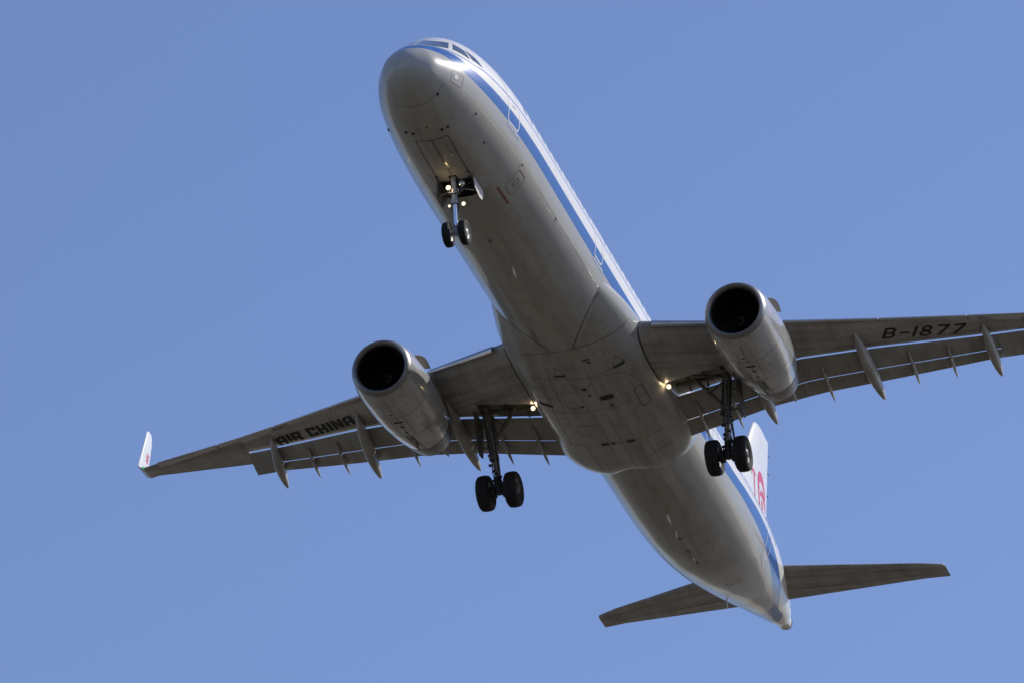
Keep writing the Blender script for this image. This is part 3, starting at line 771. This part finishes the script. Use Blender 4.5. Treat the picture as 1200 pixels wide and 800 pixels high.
# ------------------------------------------------------------------ engines
NPROF = [(0, .865), (.02, .895), (.07, .935), (.16, .975), (.35, 1.02), (.7, 1.065), (1.2, 1.09), (1.8, 1.095), (2.4, 1.09), (3.0, 1.06), (3.6, 1.0), (4.2, .915), (4.7, .825), (5.05, .765)]
for sd in (1, -1):
    o = Vector((15.59, sd * 5.75, -1.985)); ax = Vector((1, 0, .035)).normalized()
    en = MB(); P = [(h, r_) for h, r_ in NPROF if h >= .16]
    en.lathe(o, ax, P + [(5.05, .72), (4.6, .74)], 64)
    eng = en.build('engine_nacelle', 'nacelle', plane)
    MB().lathe(o, ax, [(.15, .765), (.10, .775), (.04, .81), (.010, .84), (0, .865), (.02, .895), (.07, .935), (.16, .975)], 64).build('inlet_lip', 'lip', eng)
    MB().lathe(o, ax, [(.15, .765), (.45, .765), (1.15, .80), (1.5, .81), (1.5, .05)], 48).build('inlet_duct', 'duct', eng)
    m = MB()
    for k in range(22):
        a = 2 * pi * k / 22; R_ = Matrix.Rotation(a, 3, 'X')
        pts = []
        for rad_, tw, ch in ((.22, .5, .14), (.5, .85, .2), (.78, 1.15, .25)):
            dx, dy = cos(tw) * ch, sin(tw) * ch
            pts.append((Vector((1.22 - dx / 2, -dy / 2, rad_)), Vector((1.22 + dx / 2, dy / 2, rad_))))
        v = [o + R_ @ q for pr in pts for q in pr] + [o + R_ @ (q + Vector((.012, 0, 0))) for pr in pts for q in pr]
        m.add(v, [(0, 1, 3, 2), (2, 3, 5, 4), (6, 8, 9, 7), (8, 10, 11, 9), (0, 2, 8, 6), (2, 4, 10, 8), (1, 7, 9, 3), (3, 9, 11, 5)])
    m.build('fan', 'fan', eng)
    sp = MB().lathe(o, ax, [(.62, .0), (.66, .05), (.8, .13), (.95, .19), (1.15, .23)], 24).build('spinner', 'duct', eng)
    m = MB(); v = []
    for k in range(25):
        t_ = k / 24; a = 5.0 * t_; rr_ = .03 + .11 * t_; xx = .63 + .17 * t_
        v += [o + Vector((xx, rr_ * cos(a), rr_ * sin(a))), o + Vector((xx + .02, (rr_ + .03) * cos(a), (rr_ + .03) * sin(a)))]
    m.add([q + Vector((-.015, 0, 0)) for q in v], [(2 * k, 2 * k + 1, 2 * k + 3, 2 * k + 2) for k in range(24)]); m.build('spinner_mark', 'spiral', sp, smooth=False)
    MB().lathe(o, ax, [(4.55, .861), (4.75, .828), (5.05, .775), (5.4, .695), (5.4, .66), (4.8, .70)], 48).build('exhaust_nozzle', 'hot', eng)
    MB().lathe(o, ax, [(4.4, .3), (5.2, .24), (5.6, .05), (5.62, .0)], 24, cap0=True).build('exhaust_cone', 'hot', eng)
    # strakes either side
    for q in (-1, 1):
        a = radians(47); uv = Vector((0, q * cos(a), sin(a)))
        sp_ = [(1.10, 1.06), (1.45, 1.27), (1.75, 1.36), (2.1, 1.37), (2.55, 1.31), (2.35, 1.20), (2.05, 1.05)]
        MB().plate([o + Vector((a_, 0, a_ * .035)) + uv * b_ for a_, b_ in sp_], uv.cross(Vector((1, 0, 0))), .02).build('nacelle_strake', 'fairing', eng, smooth=False)
    # pylon
    rr = []
    for (x, zt, zb, wd) in ((1.9, -.92, -1.05, .05), (2.6, -.66, -1.1, .16), (3.4, -.52, -1.2, .22), (4.4, -.60, -1.35, .24), (5.4, -.70, -1.45, .22), (6.3, -.80, -1.35, .14), (7.0, -.95, -1.2, .04)):
        rr.append([Vector((o.x + x, o.y + wd * sx_, z)) for sx_, z in ((-.7, zt), (-1, (zt + zb) / 2), (-.6, zb), (.6, zb), (1, (zt + zb) / 2), (.7, zt))])
    m = MB(); m.loft(rr); m.build('pylon', 'fairing', eng)
    # cowl split lines, latches, drain, marks
    EH = Hull([(en.v, en.f)])
    m = MB()
    strip('', [(o.x + .55, o.y), (o.x + 4.9, o.y)], .02, '', 'below', EH, None, m=m)
    for xx in (1.62, 3.05):
        strip('', [(o.x + xx, o.y + .98 * q / 10) for q in range(-10, 11)], .02, '', 'below', EH, None, m=m)
    for s2 in (-1, 1): strip('', [(o.x + .9, o.y + s2 * .25), (o.x + 3.0, o.y + s2 * .22)], .012, '', 'below', EH, None, m=m)
    m.build('cowl_seam', 'seal', eng, smooth=False)
    for (x, y, a, b) in ((1.95, .02, .11, .30), (2.3, .0, .10, .12), (2.75, 0, .08, .10), (3.3, 0, .08, .10), (1.35, .1, .06, .10)):
        fill('cowl_outlet', [rrect(o.x + x - a / 2, o.y + y - b / 2, o.x + x + a / 2, o.y + y + b / 2, .02, 2)], 'dark', 'below', EH, eng, .006, .2)
    fill('oil_stain', [rrect(o.x + 3.1, o.y - .10, o.x + 4.6, o.y + .16, .05, 2)], 'seal', 'below', EH, eng, .003, .2)
    p = EH.cast('below', o.x + 3.9, o.y, 0); MB().loft([[p + Vector((c0 + .1 * zz, w_, -zz)) for c0, w_ in ((-.12, 0), (0, .03), (.12, 0), (0, -.03))] for zz in (-.02, .14)]).build('drain_mast', 'seal', eng)
    for fr in ('port', 'stbd'):
        strip('cowl_marking', [(o.x + 2.0, -1.78), (o.x + 2.25, -1.55)], .03, 'red', fr, EH, eng)

# ------------------------------------------------------------------ wing root lights
def lamp(name, p, rad_, mat, parent, power=0, housing=True, aim=(-1, 0, -.25)):
    p = Vector(p); ax = Vector(aim).normalized()
    b = MB().lathe(p, ax, [(-rad_ * .9, rad_ * .3), (-rad_ * .5, rad_ * .8), (0, rad_ * 1.12), (.012, rad_ * 1.12), (.012, rad_)], 20, cap0=True).build(name, 'steel', parent)
    MB().lathe(p, ax, [(.008, rad_ * 1.0), (.03, rad_ * .8), (.045, rad_ * .4), (.05, 0.0)], 20).build('lens', mat, b)
    if power:
        l = bpy.data.lights.new('lamp_light', 'POINT'); l.energy = power; l.color = (1, .72, .40); l.shadow_soft_size = .05
        lo = bpy.data.objects.new('lamp_light', l); COL.objects.link(lo); lo.parent = b; lo.location = p + ax * .16 - OFF
for sd in (1, -1):
    lamp('landing_light', (20.72, sd * 2.25, -1.52), .072, 'lamp', WV[('o', sd)], 2.2)
    MB().tube([(20.78, sd * 2.25, -1.50), (20.85, sd * 2.28, -1.28)], .03, 8).build('light_arm', 'steel', WV[('o', sd)])

# ------------------------------------------------------------------ wheels and landing gear
def wheel(c, R_, W_, parent, out, rim='hub'):
    """tyre with a rounded shoulder, recessed rim on the out side"""
    c = Vector(c)
    prof = [(-W_ * .42, R_ * .58), (-W_ * .5, R_ * .72), (-W_ * .49, R_ * .86), (-W_ * .40, R_ * .955), (-W_ * .22, R_ * .993), (-W_ * .17, R_ * .975), (-W_ * .12, R_ * 1.0), (-W_ * .05, R_ * 1.0), (-W_ * .03, R_ * .98), (W_ * .03, R_ * .98), (W_ * .05, R_ * 1.0), (W_ * .12, R_ * 1.0), (W_ * .17, R_ * .975), (W_ * .22, R_ * .993), (W_ * .40, R_ * .955), (W_ * .49, R_ * .86), (W_ * .5, R_ * .72), (W_ * .42, R_ * .58)]
    wh = MB().lathe(c, (0, 1, 0), prof, 40).build('wheel', 'rubber', parent)
    for q in (-1, 1):
        p2 = [(q * W_ * .42, R_ * .58), (q * W_ * .36, R_ * .55), (q * W_ * .25, R_ * .46), (q * W_ * .22, R_ * .30), (q * W_ * .34, R_ * .26), (q * W_ * .40, R_ * .20), (q * W_ * .44, R_ * .12), (q * W_ * .45, .0)]
        m = MB().lathe(c, (0, 1, 0), p2, 32)
        for k in range(9):
            a = 2 * pi * k / 9; m.lathe(c + Vector((R_ * .38 * cos(a), q * W_ * .24, R_ * .38 * sin(a))), (0, q, 0), [(0, R_ * .05), (.03, R_ * .05), (.031, 0)], 8)
        m.build('rim', rim, wh)
    return wh

# nose gear
ng = MB(); T0 = Vector((4.86, 0, -1.95)); AX = Vector((5.07, 0, -3.845))
ng.tube([T0 + Vector((0, 0, .5)), T0, T0.lerp(AX, .50)], [.085, .085, .08], 16)
ng.tube([T0.lerp(AX, .42), T0.lerp(AX, .50)], .115, 16)
ng.tube([T0.lerp(AX, .26), T0.lerp(AX, .34)], .13, 16)
ng.box(T0.lerp(AX, .30) + Vector((-.02, 0, 0)), (.14, .34, .12))
gear = ng.build('nose_landing_gear', 'steel', plane)
MB().tube([T0.lerp(AX, .48), T0.lerp(AX, .90)], .058, 16).build('piston', 'chrome', gear)
m = MB(); m.tube([AX + Vector((0, -.30, 0)), AX + Vector((0, .30, 0))], .045, 12); m.tube([T0.lerp(AX, .88), AX + Vector((0, 0, -.06))], [.075, .085], 14); m.build('axle', 'steel', gear)
m = MB()
for a, b, r_ in ((T0.lerp(AX, .46) + Vector((.09, -.06, 0)), Vector((5.30, -.03, -3.30)), .022), (T0.lerp(AX, .46) + Vector((.09, .06, 0)), Vector((5.30, .03, -3.30)), .022), (Vector((5.30, -.03, -3.30)), AX + Vector((.07, -.05, .08)), .022), (Vector((5.30, .03, -3.30)), AX + Vector((.07, .05, .08)), .022)):
    m.tube([a, b], r_, 8)
m.build('torque_link', 'steel', gear)
m = MB(); m.tube([T0.lerp(AX, .34) + Vector((.02, .07, 0)), (5.75, .16, -1.85)], .04, 10); m.tube([T0.lerp(AX, .34) + Vector((.02, -.07, 0)), (5.75, -.16, -1.85)], .04, 10); m.tube([(5.35, -.14, -2.24), (5.35, .14, -2.24)], .03, 8); m.build('drag_brace', 'steel', gear)
m = MB()
for q in (-1, 1): m.tube([T0 + Vector((-.06, q * .10, -.2)), T0 + Vector((-.10, q * .13, -.55)), T0.lerp(AX, .42) + Vector((-.05, q * .12, 0)), T0.lerp(AX, .62) + Vector((.08, q * .10, 0)), AX + Vector((.05, q * .08, .12))], .012, 6)
m.tube([T0.lerp(AX, .30) + Vector((-.02, -.20, 0)), T0.lerp(AX, .30) + Vector((-.02, .20, 0))], .06, 10)
m.build('hydraulic_line', 'black', gear)
for q in (-1, 1): wheel(AX + Vector((0, q * .255, 0)), .385, .23, gear, q)
lamp('taxi_light', T0 + Vector((-.10, .13, -.48)), .07, 'lamp', gear, 2)
lamp('takeoff_light', T0.lerp(AX, .47) + Vector((-.08, -.30, -.15)), .06, 'lampdim', gear)
lamp('turnoff_light', T0.lerp(AX, .47) + Vector((-.08, .14, -.15)), .04, 'lampdim', gear)
lamp('taxi_light', T0 + Vector((-.10, -.29, -.42)), .085, 'reflector', gear)
# bay and rear doors
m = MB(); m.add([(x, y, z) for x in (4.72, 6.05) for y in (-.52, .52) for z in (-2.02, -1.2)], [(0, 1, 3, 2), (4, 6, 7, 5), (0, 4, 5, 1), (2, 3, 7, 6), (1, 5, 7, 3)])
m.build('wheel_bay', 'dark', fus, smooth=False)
m = MB()
for x in (5.3, 5.6, 5.9): m.box((x, 0, -1.85), (.04, 1.0, .12))
m.tube([(4.8, .35, -1.75), (6.0, .35, -1.7)], .03, 8); m.tube([(4.8, -.3, -1.7), (6.0, -.38, -1.75)], .02, 8); m.build('bay_rib', 'bay', fus)
for q in (-1, 1):
    zt = -2.0; m = MB()
    prof = [(5.04, -2.0), (6.03, -2.0), (6.0, -2.15), (5.75, -2.46), (5.45, -2.52), (5.08, -2.36)]
    m.plate([(x, q * (.535 + .10 * (zt - z)), z) for x, z in prof], (0, q, .1), .035)
    dd = m.build('gear_door', 'white', gear, smooth=False); dd.data.materials.append(MAT['bay'])
    for p in dd.data.polygons:
        if p.normal.y * q < .5: p.material_index = 1
for q in (-1, 1):   # hinge rods
    MB().tube([(5.3, q * .1, -2.2), (5.3, q * .56, -2.35)], .018, 6).build('door_rod', 'steel', gear)

# main gear
for sd in (1, -1):
    T0 = Vector((21.36, sd * 4.0, -1.02)); AX = Vector((21.98, sd * 3.795, -3.635))
    J = T0.lerp(AX, .58)
    m = MB(); m.tube([T0, T0.lerp(AX, .2), T0.lerp(AX, .45), J], [.16, .145, .135, .135], 18); m.tube([T0.lerp(AX, .55), T0.lerp(AX, .61)], .165, 18); m.tube([T0.lerp(AX, .40), T0.lerp(AX, .44)], .16, 18)
    m.tube([T0 + Vector((-.45, 0, .0)), T0 + Vector((.35, 0, -.05))], .10, 12)
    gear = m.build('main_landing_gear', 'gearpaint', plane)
    MB().tube([J, T0.lerp(AX, .86)], .088, 16).build('piston', 'steel', gear)
    m = MB(); m.tube([AX + Vector((0, -.52, 0)), AX + Vector((0, .52, 0))], .07, 14); m.tube([T0.lerp(AX, .82), AX + Vector((0, 0, -.10))], [.11, .135], 16)
    m.tube([AX + Vector((0, -.27, 0)), AX + Vector((0, -.12, 0))], .2, 18); m.tube([AX + Vector((0, .12, 0)), AX + Vector((0, .27, 0))], .2, 18); m.build('axle', 'dark', gear)
    m = MB(); K = Vector((22.28, sd * 3.9, -2.95))
    for q in (-.10, .10):
        m.tube([T0.lerp(AX, .57) + Vector((.12, q, 0)), K + Vector((0, q * .4, 0))], .035, 8); m.tube([K + Vector((0, q * .4, 0)), AX + Vector((.12, q, .1))], .035, 8)
    m.build('torque_link', 'gearpaint', gear)
    # folding side stay, two links up to the wing root
    SB = T0.lerp(AX, .44); STP = Vector((21.2, sd * 2.95, -1.10))
    MI = SB.lerp(STP, .5) + Vector((0, 0, .03))
    m = MB(); m.tube([SB, MI], .055, 12); m.tube([MI, STP], .065, 12); m.tube([MI + Vector((-.1, 0, 0)), MI + Vector((.1, 0, 0))], .07, 10)
    m.build('side_stay', 'bay', gear)
    m = MB(); m.tube([MI, T0.lerp(AX, .08) + Vector((0, -sd * .1, 0))], .03, 8); m.tube([MI + Vector((0, -sd * .1, 0)), Vector((21.6, sd * 3.3, -1.15))], .025, 8); m.build('lock_stay', 'bay', gear)
    m = MB(); m.tube([T0.lerp(AX, .05) + Vector((.15, -sd * .15, 0)), T0.lerp(AX, .5) + Vector((.02, -sd * .21, 0))], [.05, .04], 10); m.build('retraction_actuator', 'gearpaint', gear)
    # brake lines, clamps and fittings that make the lower leg ragged
    m = MB()
    for (dx, dy) in ((-.13, .08), (-.10, -.12), (.16, .05), (-.15, -.02)):
        pts = [T0.lerp(AX, k / 9) + Vector((dx + random.uniform(-.02, .02), dy + random.uniform(-.025, .025), 0)) for k in range(1, 9)] + [AX + Vector((dx * .6, dy * 2.2, .1))]
        m.tube(pts, .016, 6)
    for k in range(12):
        p = T0.lerp(AX, .5 + .042 * k) + Vector((random.uniform(-.12, .05), random.uniform(-.16, .16), 0)); m.box(p, (.09, .10, .06))
    m.build('brake_line', 'dark', gear, smooth=False)
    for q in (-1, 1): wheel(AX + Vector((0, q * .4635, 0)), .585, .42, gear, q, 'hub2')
    # leg door on the outboard side
    dp = [(20.95, -1.05), (21.95, -1.15), (22.1, -1.9), (22.1, -2.3), (21.75, -2.35), (21.4, -2.0), (21.15, -1.6)]
    m = MB(); m.plate([(x, sd * (4.28 + .0 * (z + 1) + .05 * (-1 - z)), z) for x, z in dp], (0, sd, 0), .04)
    for zz in (-1.5, -2.2): m.tube([(21.6, sd * 4.3, zz), T0.lerp(AX, (-zz - 1.02) / 2.6)], .025, 6)
    m.build('leg_door', 'bay', gear, smooth=False)  # dark bay colour puts the shadowed look into the door

# dark tubes painting in the shadow gap along the wing root junctions
for sd in (1, -1):
    m = MB(); v = []; n_ = 30
    pts = []
    WH = WINGH[sd]
    for k in range(n_ + 1):
        s = k / n_; x = 17.0 + (20.6 - 17.0) * s
        y = 2.2
        for _ in range(4):
            z = WH.t.ray_cast(Vector((x, sd * (y + .02), -5)), Vector((0, 0, 1)))[0]
            if z is None: break
            c_ = BFH.cast('stbd' if sd > 0 else 'port', x, z.z, 0)
            if c_ is None: break
            y = abs(c_.y)
        if z is not None: pts.append(Vector((x, sd * y, z.z - .005)))
    if len(pts) > 3: m.tube(pts, .03, 6); m.build('root_shadow_gap', 'seam', WV[('o', sd)])
